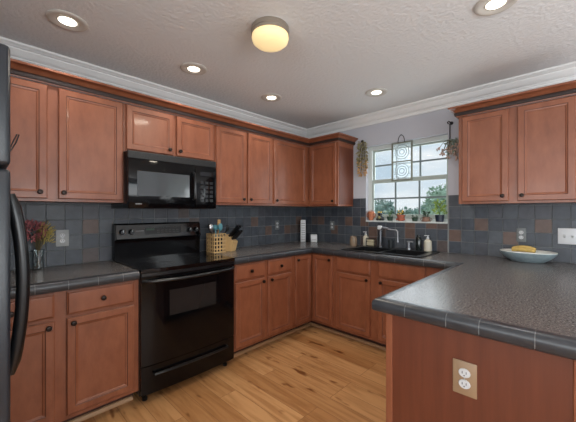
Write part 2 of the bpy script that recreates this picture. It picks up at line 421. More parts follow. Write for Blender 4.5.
# window over the sink
w = thing('window_1', 'white double hung window over the sink', 'window', ((WX0+WX1)/2, .07, WZ0), 0, None, 'structure')
WL = w.location.copy()
def wb(): return MB()
b = wb(); fy0, fy1 = .055, .115
gx0, gx1 = WX0+.046, WX1-.014
b.box(WX0, gx0, fy0, fy1, WZ0, WZ1); b.box(gx1, WX1, fy0, fy1, WZ0, WZ1)
b.box(gx0, gx1, fy0, fy1, WZ1-.045, WZ1); b.box(gx0, gx1, fy0, fy1, WZ0, WZ0+.04)
b.build('window_frame', 'vinyl', w, 0, WL)
def sash(name, z0, z1, y0, y1, low, top):
    b = wb(); b.box(gx0, gx0+.022, y0, y1, z0, z1, .003); b.box(gx1-.022, gx1, y0, y1, z0, z1, .003); b.box(gx0+.022, gx1-.022, y0, y1, z0, z0+low, .003); b.box(gx0+.022, gx1-.022, y0, y1, z1-top, z1, .003)
    s_ = b.build(name, 'sash', w, 0, WL)
    b = wb(); a0, a1 = gx0+.022, gx1-.022; ym = (y0+y1)/2; zl, zh = z0+low, z1-top
    for k in (1, 2): x = a0 + (a1-a0)*k/3; b.box(x-.009, x+.009, ym-.006, ym+.006, zl, zh)
    zm = (zl+zh)/2; b.box(a0, a1, ym-.0055, ym+.0055, zm-.009, zm+.009)
    o = b.build('muntin_grid', 'grid', s_, 0, WL); o.parent = s_
    g = wb().box(a0, a1, ym-.002, ym+.002, zl, zh).build('pane', 'pane', s_, 0, WL)
sash('upper_sash', 1.650, WZ1-.045, .085, .108, .04, .02)
sash('lower_sash', WZ0+.04, 1.690, .060, .083, .045, .045)
b = wb().box(WX0+.001, WX1-.001, -.012, .055, WZ0-.004, WZ0+.012, .003); b.build('window_sill', 'vinyl', w, 0, WL)
b = wb().box(1.33, 1.44, .045, .060, 1.676, 1.692, .003); b.build('sash_lock', 'vinyl', w, 0, WL)

# patio door, and out-of-view windows added to hold the fill lamps
w2 = thing('door_1', 'white sliding patio door of the dining end', 'door', ((PX0+PX1)/2, .07, 0), 0, None, 'structure')
b = MB()
for x in (PX0, (PX0+PX1)/2-.04, PX1-.08): b.box(x, x+.08, .05, .11, 0, PZ1)
b.box(PX0+.08, PX1-.08, .052, .108, PZ1-.08, PZ1); b.box(PX0+.08, PX1-.08, .052, .108, 0, .1)
b.build('door_frame', 'vinyl', w2, 0, w2.location)
MB().box(PX0+.08, PX1-.08, .078, .082, .1, PZ1-.08).build('pane', 'pane', w2, 0, w2.location)
w3 = thing('added_window_2', 'wide white unseen window added on the dining side for fill light', 'window', (RX+.06, -2.95, .6), 0, None, 'structure')
b = MB()
for y in (-4.3, -2.98, -1.66): b.box(RX+.03, RX+.09, y, y+.06, .6, 2.1)
b.box(RX+.032, RX+.088, -4.3, -1.6, .6, .66); b.box(RX+.032, RX+.088, -4.3, -1.6, 2.04, 2.1)
b.build('window_frame', 'vinyl', w3, 0, w3.location)
MB().box(RX+.058, RX+.062, -4.26, -1.64, .66, 2.04).build('pane', 'pane', w3, 0, w3.location)
w4 = thing('added_window_3', 'wide white unseen window added in the rear wall for fill light', 'window', (3, RY-.06, .5), 0, None, 'structure')
b = MB()
for x in (1.2, 2.37, 3.57, 4.74): b.box(x, x+.06, RY-.09, RY-.03, .5, 2.3)
b.box(1.2, 4.8, RY-.088, RY-.032, .5, .56); b.box(1.2, 4.8, RY-.088, RY-.032, 2.24, 2.3)
b.build('window_frame', 'vinyl', w4, 0, w4.location)
MB().box(1.24, 4.76, RY-.062, RY-.058, .56, 2.24).build('pane', 'pane', w4, 0, w4.location)

# ------------------------------------------------------------------ cabinets
# cabinet space: x along the front, -y towards the room, z up; front of the body at y = 0
LW = PI/2
def knob(parent, x, z, y=-.02):
    b = MB().lathe([(0, 0), (.006, 0), (.006, -.010), (.0145, -.013), (.0155, -.019), (.0125, -.025), (0, -.028)], (x, y, z), 14, 'y')
    return b.build('knob', 'knob', parent)
def add_door(root, x0, x1, z0, z1, kx=None, kz=None):
    d = MB().door(x0, x1, z0, z1, 0).build('door', ['wood', 'wood_shade'], root, 0)
    if kx is not None: knob(d, kx, kz)
    return d
def add_drawer(root, x0, x1, z0, z1, has_knob=True, name='drawer'):
    b = MB(); L = [(0, 0), (0, -.012), (.006, -.0145), (.010, -.0195), (.016, -.020)]
    rings = [[b.bm.verts.new((x, d, z)) for x, z in ((x0+i, z0+i), (x1-i, z0+i), (x1-i, z1-i), (x0+i, z1-i))] for i, d in L]
    for q, (A, B) in enumerate(zip(rings, rings[1:])):
        for k in range(4): b.bm.faces.new((A[k], A[(k+1) % 4], B[(k+1) % 4], B[k]))
    b.bm.faces.new(rings[-1]); b.bm.faces.new(rings[0][::-1])
    d = b.build(name, 'wood', root, 0)
    if has_knob: knob(d, (x0+x1)/2, (z0+z1)/2)
    return d
UZ0, UZ1, DZ0, DZ1 = 1.380, 2.1235, 1.398, 2.116
def upper(label, loc, rot, wd, doors, z0=UZ0, d=.325, dz0=None, knobs=(), end=None):
    r = thing('upper_cabinet', label, 'cabinet', loc, rot, 'wall cabinets')
    b = MB().box(0, wd, 0, d-.001, z0, UZ1); b.build('body', 'wood', r, 0)
    for (x0, x1, side) in doors:
        kx = x1-.038 if side == 'r' else x0+.027
        add_door(r, x0, x1, dz0 or DZ0, DZ1, kx, (dz0 or DZ0)+.040)
    if end == 'r': MB().box(wd, wd+.004, .02, d-.02, z0+.02, UZ1-.05).build('end_panel', 'wood_end', r, 0)
    return r
def base(label, loc, rot, wd, doors, drawers, d=.609, false=False, knob_z=.66):
    r = thing('base_cabinet', label, 'cabinet', loc, rot, 'base cabinets')
    b = MB()
    if false:   # open inside for the sink bowls
        b.box(0, wd, 0, .02, .095, .8575); b.box(0, .018, .02, d, .095, .8575); b.box(wd-.018, wd, .02, d, .095, .8575); b.box(.018, wd-.018, d-.01, d, .095, .8575); b.box(.018, wd-.018, .02, d-.01, .095, .113)
    else: b.box(0, wd, 0, d, .095, .8575)
    b.build('body', 'wood', r, 0)
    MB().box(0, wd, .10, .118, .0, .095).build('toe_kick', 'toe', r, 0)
    for (x0, x1, side) in doors:
        add_door(r, x0, x1, .125, .690, x1-.028 if side == 'r' else x0+.031, knob_z)
    for (x0, x1) in drawers: add_drawer(r, x0, x1, .710, .845, not false, 'false_drawer_front' if false else 'drawer')
    return r
# left (range) wall, x front at .325 / .61; local x = world y - y0
Y0 = -3.30
upper('wall cabinet left of the microwave, above the dried flowers', (.325, Y0, 0), LW, .842, [(.015, .394, 'r'), (.450, .832, 'l')])
upper('short two-door wall cabinet right above the microwave', (.325, -2.456, 0), LW, .770, [(.014, .378, 'r'), (.402, .758, 'l')], z0=1.765, dz0=1.782)
upper('two-door wall cabinet just right of the microwave above the knife block', (.325, -1.685, 0), LW, .737, [(.017, .363, 'r'), (.389, .722, 'l')])
upper('one-door wall cabinet on the range wall running into the corner', (.325, -.948, 0), LW, .948, [(.018, .568, 'l')])
upper('one-door wall cabinet left of the window with a plain side panel', (.326, -.325, 0), 0, .441, [(.026, .420, 'r')], end='r')
upper('two-door wall cabinet right of the window above the oval dish', (2.014, -.325, 0), 0, .766, [(.030, .352, 'r'), (.408, .732, 'l')])
base('base cabinet with drawers beside the refrigerator, left of the range', (.61, Y0, 0), LW, .848, [(.020, .390, 'r'), (.447, .815, 'l')], [(.020, .390), (.447, .815)])
base('two-drawer base cabinet directly right of the range', (.61, -1.685, 0), LW, .770, [(.026, .364, 'r'), (.408, .732, 'l')], [(.026, .364), (.408, .732)])
# corner carousel cabinet
r = thing('base_cabinet', 'corner base cabinet with two tall doors meeting in the inner corner', 'cabinet', (0, 0, 0), 0, 'base cabinets')
MB().cells([.001, .61, .915], [-.915, -.61, -.001], lambda i, j: not (i == 1 and j == 0), .095, .8575).build('body', 'wood', r, 0)
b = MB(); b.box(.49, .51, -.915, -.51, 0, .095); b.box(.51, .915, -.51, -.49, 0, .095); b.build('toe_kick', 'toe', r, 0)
dl = add_door(r, -.892, -.634, .125, .845, -.866, .805); dl.location = (.61, 0, 0); dl.rotation_euler = (0, 0, LW)
dr = add_door(r, .634, .902, .125, .845, .872, .805); dr.location = (0, -.61, 0)
base('sink base cabinet with two false drawer fronts under the window', (.917, -.61, 0), 0, .955, [(.039, .418, 'r'), (.504, .926, 'l')], [(.039, .418), (.504, .926)], false=True)
# peninsula
r = thing('peninsula_cabinet', 'peninsula cabinet with plain cherry end panel and outlet', 'cabinet', (2.14, -1.905, 0))
o = MB().box(0, .62, .012, 1.294, .095, .8575).build('body', 'wood', r, 0)
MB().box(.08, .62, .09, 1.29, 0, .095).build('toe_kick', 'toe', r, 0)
MB().box(-.267, -.002, 1.290, 1.308, .0, .8575).build('corner_filler', 'wood', r, 0)
MB().box(.0, .612, 0, .012, .0, .8575).build('end_panel', 'wood_end', r, 0)
b = MB().box(-.012, .018, -.005, .02, 0, .8575, .003); b.build('corner_stile', 'wood', r, 0)
b = MB().box(.6125, .645, -.004, .02, 0, .8575, .003); b.build('corner_stile', 'wood', r, 0)
MB().box(.621, .645, .02, 1.29, 0, .8575).build('back_panel', 'wood_end', r, 0)
for k in range(2):
    x0 = -1.28 + k*.62
    d_ = MB().door(x0+.02, x0+.60, .125, .845, 0).build('door', ['wood', 'wood_shade'], r, 0); d_.rotation_euler = (0, 0, -PI/2)
    knob(d_, x0+(.57 if k == 0 else .05), .80)

# stepped crown on the wall cabinets, with the dark rope band under it
ccrown = [(0, 2.124), (.012, 2.124), (.014, 2.132), (.014, 2.160), (.022, 2.163), (.034, 2.176), (.054, 2.188), (.064, 2.190), (.066, 2.194), (.066, 2.204), (0, 2.204)]
rope = [(.0135, 2.131), (.023, 2.133), (.028, 2.147), (.024, 2.160), (.0135, 2.162)]
def cab_crown(path, label):
    st = miter(path)
    o = MB().sweep(st, ccrown).build('cabinet_crown', 'wood', None, 25); tag(o, label, 'cabinet crown', 'crowns of the wall cabinets')
    MB().sweep(st, rope).build('rope_band', 'rope', o, 40)
cab_crown([(.002, Y0), (.3335, Y0), (.3335, -.3335), (.768, -.3335), (.768, -.0)], 'long cherry crown strip along the range wall cabinets around the corner')
cab_crown([(2.014, 0), (2.014, -.3335), (2.78, -.3335), (2.78, 0)], 'cherry crown strip over the cabinet right of the window')
# light shoe strips at the toe kicks
shoe = [(0, 0), (.018, 0), (.018, .012), (.010, .024), (0, .026)]
st = miter([(.51, Y0), (.51, -2.46)])
struct('baseboard_left', MB().sweep(st, shoe), 'shoe', 'pale shoe strip under the cabinet left of the range', 'baseboard')
st = miter([(.51, -1.68), (.51, -.51), (1.87, -.51)])
struct('baseboard_back', MB().sweep(st, shoe), 'shoe', 'pale shoe strip under the cabinets around the corner', 'baseboard')

# ------------------------------------------------------------------ worktops
CZ = .915
edge_prof = [(.001, .858), (.040, .858), (.047, .865), (.048, .893), (.044, .905), (.036, .912), (.024, .9155), (.001, .9155)]
def edge_tiles(path, parent, step=.152, phase=0., cuts=None):
    """bullnose edge tiles with grout gaps along the path"""
    st = miter(path); b = MB()
    for si in range(len(path)-1):
        (p0, m0), (p1, m1) = st[si], st[si+1]
        p0v, p1v = Vector(p0), Vector(p1); L = (p1v-p0v).length; d = (p1v-p0v)/L; nrm = Vector((d.y, -d.x))
        cs = [0.] + (sorted(cuts[si]) if cuts and si in cuts else [x for x in [phase + k*step for k in range(1, 60)] if x < L-.06]) + [L]
        for a, c in zip(cs, cs[1:]):
            ga = 0 if a == 0 and si == 0 else .0015; gc = 0 if c == L and si == len(path)-2 else .0015
            A = ((p0v + d*(a+ga)), m0 if a == 0 else nrm); B = ((p0v + d*(c-gc)), m1 if c == L else nrm)
            b.mi = 0; b.sweep([A, B], edge_prof)
        b.mi = 1; b.sweep([(p0v, m0), (p1v, m1)], [(.0005, .8635), (.0445, .8645), (.0465, .871), (.0465, .893), (.0425, .9035), (.035, .9105), (.024, .914), (.0005, .914)])
    return b.build('edge_tiles', ['edge', 'grout'], parent, 50)
wt = thing('worktop', 'short dark speckled worktop between refrigerator and range', 'worktop', (0, 0, 0), 0, 'worktops')
MB().box(.0115, .601, Y0, -2.458, .859, CZ).build('worktop_surface', 'counter', wt, 0)
edge_tiles([(.6, Y0), (.6, -2.458)], wt, cuts={0: [.15, .302, .452, .602, .742]})
wt = thing('worktop', 'long dark worktop around the corner, past the sink and onto the peninsula', 'worktop', (0, 0, 0), 0, 'worktops')
SX0, SX1, SY0, SY1 = 1.005, 1.755, -.55, -.115   # cut-out for the sink
xs = [.0115, .601, SX0, SX1, 2.124, 3.05]; ys = [-1.901, -1.683, -.599, SY0, SY1, -.0115]
MB().cells(xs, ys, lambda i, j: (j >= 2 and not (i == 2 and j == 3)) or (i == 0 and j >= 1) or (i == 4), .859, CZ).build('worktop_surface', 'counter', wt, 0)
edge_tiles([(.6, -1.683), (.6, -.6), (2.125, -.6), (2.125, -1.9), (3.05, -1.9), (3.05, -.0115)], wt, cuts={3: [.106, .268, .379, .537, .70, .85], 1: [.185, .335, .49, .64, .80, .99, 1.235, 1.40]})

# ------------------------------------------------------------------ range
RY0, RY1 = -2.452, -1.690; RW = RY1-RY0
R_ = thing('range', 'black electric range with smooth glass cooktop between the cabinets', 'range', (0, RY0, 0), LW)
# range space: x along the front 0..RW, y = -world x
def bow(x, a=.028): return a*(1-((x-RW/2)/(RW/2))**2)
MB().box(0.001, RW-.001, -.625, -.02, .06, .895).build('body', 'blackm', R_, 0)
b = MB()
N = 16
poly = [(0, -.06), (0, -.655)] + [(RW*k/N, -.655-bow(RW*k/N)) for k in range(1, N)] + [(RW, -.655), (RW, -.06)]
b.prism(poly, 'z', .896, .922); b.build('cooktop', 'glassblk', R_, 30)
ct = R_.children[-1]
for (cx, cy, rr) in ((.19, -.50, .105), (.57, -.50, .085), (.19, -.24, .08), (.57, -.24, .105)):
    MB().lathe([(rr, .9222), (rr, .9228), (rr-.004, .9228), (rr-.004, .9222), (rr, .9222)], (cx, cy, 0), 40).build('burner_ring', 'ring', ct)
# backguard
bg_ = MB().prism([(-.02, .922), (-.075, .922), (-.085, 1.075), (-.098, 1.085), (-.075, 1.205), (-.06, 1.215), (-.02, 1.215)], 'x', .002, RW-.002).build('backguard', 'black', R_, 30)
MB().prism([(-.0985, 1.085), (-.107, 1.090), (-.084, 1.203), (-.075, 1.205)], 'x', .012, RW-.012).build('control_panel', 'glassblk', bg_, 30)
def onp(z): return -.107 + (z-1.090)*(.023/.113)
for kx in (.055, .125, .640, .705):
    k_ = MB().lathe([(0, -.03), (.017, -.03), (.020, -.024), (.024, -.004), (.024, .004)], (kx, onp(1.145), 1.145), 18, 'y').build('knob', 'blackm', bg_)
    MB().box(kx-.002, kx+.002, onp(1.145)-.032, onp(1.145)-.029, 1.147, 1.164).build('pointer', 'plastic', k_, 0)
MB().prism([(onp(1.12)-.0015, 1.12), (onp(1.175)-.0015, 1.175), (onp(1.175)+.004, 1.175), (onp(1.12)+.004, 1.12)], 'x', .235, .56).build('keypad', 'blackm', bg_, 0)
b = MB()
for i in range(6):
    for j in range(2):
        z = 1.128 + j*.018; x = .335 + i*.035; b.prism([(onp(z)-.0022, z), (onp(z+.009)-.0022, z+.009), (onp(z+.009)+.002, z+.009), (onp(z)+.002, z)], 'x', x, x+.024)
b.build('key_print', 'slot', bg_, 0)
MB().prism([(onp(1.152)-.0024, 1.152), (onp(1.170)-.0024, 1.170), (onp(1.17)+.002, 1.17), (onp(1.152)+.002, 1.152)], 'x', .245, .315).build('clock_display', 'greenpot', bg_, 0)
MB().prism([(onp(1.147)-.0012, 1.147), (onp(1.153)-.0012, 1.153), (onp(1.153)+.002, 1.153), (onp(1.147)+.002, 1.147)], 'x', .16, .225).build('printed_mark', 'grey', bg_, 0)
# oven door with the bowed grip
b = MB(); poly = [(.004, -.626)] + [(.004, -.650)] + [(RW*k/N, -.652-bow(RW*k/N, .022)) for k in range(1, N)] + [(RW-.004, -.650), (RW-.004, -.626)]
b.prism(poly, 'z', .262, .868); dr_ = b.build('oven_door', 'black', R_, 30)
b = MB(); n0, n1 = 4, 12
poly = [(RW*k/N, -.6535-bow(RW*k/N, .022)) for k in range(n0, n1+1)]; poly2 = [(x, y+.006) for x, y in reversed(poly)]
b.prism(poly+poly2, 'z', .575, .755); b.build('oven_window', 'oveng', dr_, 30)
pts = [(RW*k/20, -.664-bow(RW*k/20, .062), .838) for k in range(0, 21)]
pts = [(.012, -.650, .838)] + [p for p in pts[1:-1]] + [(RW-.012, -.650, .838)]
b = MB().tube(pts, .0125, 10); b.build('handle', 'blackm', dr_)
b = MB(); poly = [(.004, -.626), (.004, -.655)] + [(RW*k/N, -.655-bow(RW*k/N, .026)) for k in range(1, N)] + [(RW-.004, -.655), (RW-.004, -.626)]
b.prism(poly, 'z', .872, .893); b.build('vent_trim', 'blackm', R_, 30)
b = MB(); poly = [(.004, -.626), (.004, -.648)] + [(RW*k/N, -.650-bow(RW*k/N, .016)) for k in range(1, N)] + [(RW-.004, -.648), (RW-.004, -.626)]
b.prism(poly, 'z', .065, .255); dw = b.build('storage_drawer', 'black', R_, 30)
pts = [(.085 + (RW-.17)*k/12, -.672-bow(.085 + (RW-.17)*k/12, .018), .198) for k in range(13)]
b = MB().tube([(.085, -.655, .198)] + pts + [(RW-.085, -.655, .198)], .0095, 8); b.build('handle', 'blackm', dw)
for x in (.05, RW-.05):
    for y in (-.585, -.08): MB().lathe([(0, 0), (.018, 0), (.018, .02), (.010, .024), (.010, .062), (0, .062)], (x, y, 0), 12).build('foot', 'blackm', R_)

# ------------------------------------------------------------------ microwave
MW = .738
K = thing('microwave', 'black over-the-range microwave hanging under the short cabinet', 'microwave', (0, -2.4555, 0), LW)
MB().box(0, MW, -.385, -.013, 1.338, 1.7635, .004).build('body', 'black', K, 0)
b = MB().box(.0, MW, -.412, -.385, 1.708, 1.7635, .004)
for k in range(1, 5): b.box(.02, MW-.02, -.4135, -.411, 1.713+k*.009, 1.716+k*.009)
b.build('vent_grille', 'vent', K, 0)
d_ = MB().box(.001, .534, -.418, -.386, 1.341, 1.706, .006).build('door', 'black', K, 30)
MB().box(.062, .478, -.4195, -.417, 1.432, 1.618, .001).build('door_window', 'micwin', d_, 0)
b = MB().tube([(.512, -.415, 1.415), (.512, -.437, 1.424), (.512, -.446, 1.46), (.512, -.448, 1.53), (.512, -.446, 1.60), (.512, -.437, 1.636), (.512, -.415, 1.645)], .0095, 8); b.build('handle', 'blackm', d_)
MB().box(.05, .095, -.4192, -.4178, 1.368, 1.376).build('printed_mark', 'grey', d_, 0)
p_ = MB().box(.537, MW-.001, -.416, -.386, 1.341, 1.706, .005).build('control_panel', 'black', K, 30)
b = MB()
for i in range(3):
    for j in range(5): b.box(.580+i*.045, .611+i*.045, -.4172, -.4155, 1.40+j*.038, 1.424+j*.038)
b.build('keypad', 'blackm', p_, 0)
MB().box(.578, .706, -.4172, -.4155, 1.625, 1.660).build('display', 'glassblk', p_, 0)

# ------------------------------------------------------------------ refrigerator (faces the sink, seen edge on)
F_ = thing('refrigerator', 'black refrigerator seen edge-on at the left of the kitchen', 'refrigerator', (.79, -3.93, 0))
MB().box(.005, .805, .02, .705, .03, 1.775, .01).build('body', 'fridge', F_, 30)
d1 = MB().box(0, .81, .712, .782, 1.445, 1.790, .012, 3).build('freezer_door', 'fridge', F_, 30)
d2 = MB().box(0, .81, .712, .782, .09, 1.435, .012, 3).build('fridge_door', 'fridge', F_, 30)
MB().box(.01, .80, .66, .74, .03, .085).build('kick_grille', 'blackm', F_, 0)
pts = []
for k in range(15):
    t = k/14; z = 1.365 - t*.535; pts.append((.765, .783 + .029*math.sin(PI*t)**.8, z))
b = MB().tube(pts, [.011] + [.0165]*13 + [.011], 12); b.build('handle', 'blackm', d2)
b = MB().tube([(.765, .780, 1.485), (.765, .796, 1.52), (.765, .803, 1.545), (.765, .798, 1.545), (.765, .784, 1.505)], .002, 6); b.build('hook', 'blackm', d1)

# ------------------------------------------------------------------ sink and faucet
S = thing('sink', 'black double bowl sink set into the worktop under the window', 'sink', (1.38, -.333, CZ))
SL = S.location.copy()
xs = [.975, 1.03, 1.365, 1.395, 1.73, 1.785]; ys = [-.575, -.525, -.20, -.080]
MB().cells(xs, ys, lambda i, j: not (j == 1 and i in (1, 3)), CZ+.001, CZ+.010).build('sink_rim', 'sink', S, 0, SL)
for (x0, x1) in ((1.03, 1.365), (1.395, 1.73)):
    b = MB(); y0, y1 = -.525, -.20; t = .006
    b.box(x0-t, x0, y0-t, y1+t, .73, CZ+.001); b.box(x1, x1+t, y0-t, y1+t, .73, CZ+.001); b.box(x0, x1, y0-t, y0, .73, CZ+.001); b.box(x0, x1, y1, y1+t, .73, CZ+.001); b.box(x0-t, x1+t, y0-t, y1+t, .724, .73)
    o = b.build('bowl', 'sink', S, 0, SL)
    MB().lathe([(.04, .7302), (.04, .733), (.0, .733)], ((x0+x1)/2, -.36, 0), 20).build('drain', 'silver', o, 40, SL)
FZ = CZ+.0095
fx, fy = 1.185, -.125
f = thing('faucet', 'dark pewter faucet with light lever and bent spout behind the sink', 'faucet', (fx, fy, FZ)); FL = f.location.copy()
MB().lathe([(0, FZ), (.032, FZ), (.032, FZ+.012), (.026, FZ+.02), (.022, FZ+.13), (.024, FZ+.15), (.020, FZ+.185), (0, FZ+.19)], (fx, fy, 0), 18).build('faucet_body', 'pewter', f, 40, FL)
MB().tube([(fx, fy, FZ+.165), (fx+.03, fy-.004, FZ+.215), (fx+.07, fy-.01, FZ+.212), (fx+.11, fy-.016, FZ+.198), (fx+.19, fy-.025, FZ+.193), (fx+.207, fy-.027, FZ+.182), (fx+.21, fy-.028, FZ+.07)], [.013, .0125, .012, .011, .010, .010, .011], 10).build('spout', 'spout', f, 60, FL)
b = MB().box(fx-.03, fx+.022, fy-.016, fy+.016, FZ+.192, FZ+.236, .010); b.build('lever', 'plastic', f, 40, FL)
f2 = thing('side_sprayer', 'small side sprayer with flat light top beside the faucet', 'sprayer', (1.50, -.125, FZ)); L2 = f2.location.copy()
MB().lathe([(0, FZ), (.022, FZ), (.020, FZ+.014), (.012, FZ+.02), (.011, FZ+.075), (0, FZ+.078)], (1.50, -.125, 0), 14).build('sprayer_stem', 'spout', f2, 40, L2)
MB().box(1.482, 1.545, -.138, -.112, FZ+.074, FZ+.088, .005).build('sprayer_head', 'grey', f2, 40, L2)

def lathe_thing(name, label, cat, loc, prof, m, group=None, n=20, sx=1., sy=1.):
    o = MB().lathe(prof, (0, 0, 0), n, 'z', sx, sy).build(name, m, None, 40); o.location = loc
    return tag(o, label, cat, group)
# left of the sink
cz = CZ+.0005
lathe_thing('jar', 'tan ceramic jar left of the sink under the cabinet end', 'jar', (.862, -.155, cz), [(0, 0), (.036, 0), (.042, .02), (.042, .075), (.036, .10), (.039, .112), (.034, .112), (.031, .09), (0, .085)], 'tan')
def soap(label, loc, h, r_, m, pump):
    t = thing('soap_dispenser', label, 'soap dispenser', loc, 0, 'soap pumps by the sink')
    MB().lathe([(0, 0), (r_, 0), (r_+.003, .012), (r_+.002, h*.62), (r_*.6, h*.72), (.012, h*.76), (.012, h*.8), (0, h*.8)], (0, 0, 0), 18).build('bottle', m, t)
    MB().lathe([(0, h*.78), (.014, h*.78), (.014, h*.86), (.005, h*.87), (.005, h*.96), (0, h*.96)], (0, 0, 0), 12).build('collar', pump, t)
    MB().box(-.035, .012, -.008, .008, h*.95, h, .003).build('pump_head', pump, t, 30)
    return t
soap('cream soap bottle with pump next to the tan jar', (.962, -.045, cz), .165, .030, 'cream', 'plastic')
soap('cream soap bottle with dark collar at the right end of the sink', (1.685, -.115, CZ+.0105), .155, .034, 'cream', 'plastic')
t = thing('sponge_holder', 'dark wire sponge holder with a cream sponge left of the faucet', 'sponge holder', (1.068, -.115, CZ+.0105))
b = MB()
for z in (.004, .05, .085): b.tube([(-.05, -.022, z), (.05, -.022, z), (.05, .022, z), (-.05, .022, z), (-.05, -.022, z)], .0035, 6)
for x in (-.05, .05):
    for y in (-.022, .022): b.tube([(x, y, 0), (x, y, .088)], .0035, 6)
b.box(-.05, .05, -.022, .022, .001, .006); b.build('wire_frame', 'iron', t)
o = MB().box(-.044, .044, -.014, .014, 0, .065, .006).build('sponge', 'sponge', None, 30); o.location = (1.068, -.115, CZ+.0175); tag(o, 'cream sponge standing in the wire holder', 'sponge')
lathe_thing('bottle', 'dark green bottle standing left of the right soap dispenser', 'bottle', (1.598, -.12, CZ+.0105), [(0, 0), (.026, 0), (.028, .01), (.028, .11), (.022, .13), (.015, .138), (.015, .155), (0, .156)], 'bottle')
lathe_thing('tumbler', 'small dark tumbler between the faucet and the sprayer', 'tumbler', (1.30, -.115, CZ+.0105), [(0, 0), (.026, 0), (.032, .085), (.029, .085), (.024, .008), (0, .008)], 'darkpot')

# ------------------------------------------------------------------ window sill pots
SZ = WZ0+.0125
def pot(label, x, y, r0, r1, h, m, rim=True, cat='potted plant'):
    t = thing('potted_plant', label, cat, (x, y, SZ), 0, 'pots on the window sill')
    p = [(0, 0), (r0, 0), (r1*.96, h*.75)] + ([(r1*1.06, h*.75), (r1*1.08, h)] if rim else [(r1, h)]) + [(r1*.88, h), (r1*.8, h*.82), (0, h*.82)]
    MB().lathe(p, (0, 0, 0), 18).build('pot', m, t)
    return t
def foliage(t, n, z, h, spread, L, w, m, name='foliage', cx=0., cy=0.):
    b = MB()
    for k in range(n):
        a = random.uniform(0, 2*PI); q = random.random()**.6*spread
        p = Vector((cx + q*math.cos(a)*.6, cy + q*math.sin(a)*.35, z + random.uniform(0, h)))
        b.leaf(p, (math.cos(a), math.sin(a)*.6, random.uniform(-.2, .9)), L*random.uniform(.6, 1.2), w)
    return b.build(name, m, t, 0)
def stems(t, n, z, h, spread, r_=.002, m='stem'):
    b = MB()
    for k in range(n):
        a = random.uniform(0, 2*PI); b.tube([(0, 0, z), (math.cos(a)*spread*.4, math.sin(a)*spread*.2, z+h*.6), (math.cos(a)*spread, math.sin(a)*spread*.4, z+h)], r_, 5)
    return b.build('stem', m, t)
t = pot('terracotta urn pot with handles at the left end of the sill', .992, .022, .026, .036, .105, 'terra')
for s_ in (-1, 1): MB().tube([(s_*.034, 0, .085), (s_*.052, 0, .075), (s_*.050, 0, .045), (s_*.033, 0, .035)], .006, 7).build('handle', 'terra', t)
foliage(t, 10, .10, .01, .02, .03, .012, 'pinkd')
t = thing('figurine', 'dark squat figurine on the sill right of the terracotta urn', 'figurine', (1.110, .022, SZ), 0)
b = MB().ball((0, 0, .032), .036, 2, (1.15, .8, .9)); b.ball((0, -.004, .072), .024, 2, (1.1, .9, .85)); b.ball((-.034, -.006, .016), .018, 2, (1, .8, .9)); b.ball((.034, -.006, .016), .018, 2, (1, .8, .9))
b.build('torso', 'darkpot', t)
b = MB().ball((-.013, -.008, .096), .010, 2); b.ball((.013, -.008, .096), .010, 2); b.build('eyes', 'flower', t)
MB().ball((0, -.024, .036), .018, 2, (1, .5, 1)).build('belly', 'olive', t)
t = pot('small dark green pot with thin pale stalks second pot from left', 1.225, .024, .026, .034, .048, 'greenpot', False)
stems(t, 6, .04, .075, .03, .0022, 'leaf'); foliage(t, 16, .06, .05, .03, .026, .010, 'leaf')
t = pot('red clay pot with a yellow-flowered plant in the middle of the sill', 1.352, .022, .028, .040, .068, 'terra2')
foliage(t, 34, .055, .05, .045, .034, .018, 'leafd')
b = MB()
for k in range(7): a = random.uniform(0, 2*PI); b.ball((math.cos(a)*.028, math.sin(a)*.016-.008, .075+random.uniform(0, .04)), .009, 1)
b.build('flower_heads', 'flower', t)
for s_ in (-1, 1): MB().ball((s_*.040, -.01, .018), .013, 1).build('foot', 'terra2', t)
t = pot('small dark green pot with a short plant left of the brown pot', 1.502, .024, .024, .032, .040, 'greenpot', False)
foliage(t, 24, .03, .03, .03, .026, .010, 'leafd')
t = pot('squat brown glazed pot with a bushy dark plant', 1.620, .020, .046, .034, .048, 'brownpot')
for s_ in (-1, 1): MB().tube([(s_*.046, 0, .010), (s_*.060, 0, .022), (s_*.046, 0, .038)], .004, 6).build('handle', 'brownpot', t)
stems(t, 5, .04, .06, .03, .002, 'leafd'); foliage(t, 34, .045, .06, .04, .032, .014, 'leafd')
t = pot('wide navy pot with a tall yellow-green plant at the right end of the sill', 1.752, .018, .036, .042, .070, 'navypot', False)
stems(t, 7, .06, .12, .04, .0022, 'leaf'); foliage(t, 70, .075, .13, .060, .048, .018, 'leafy'); 

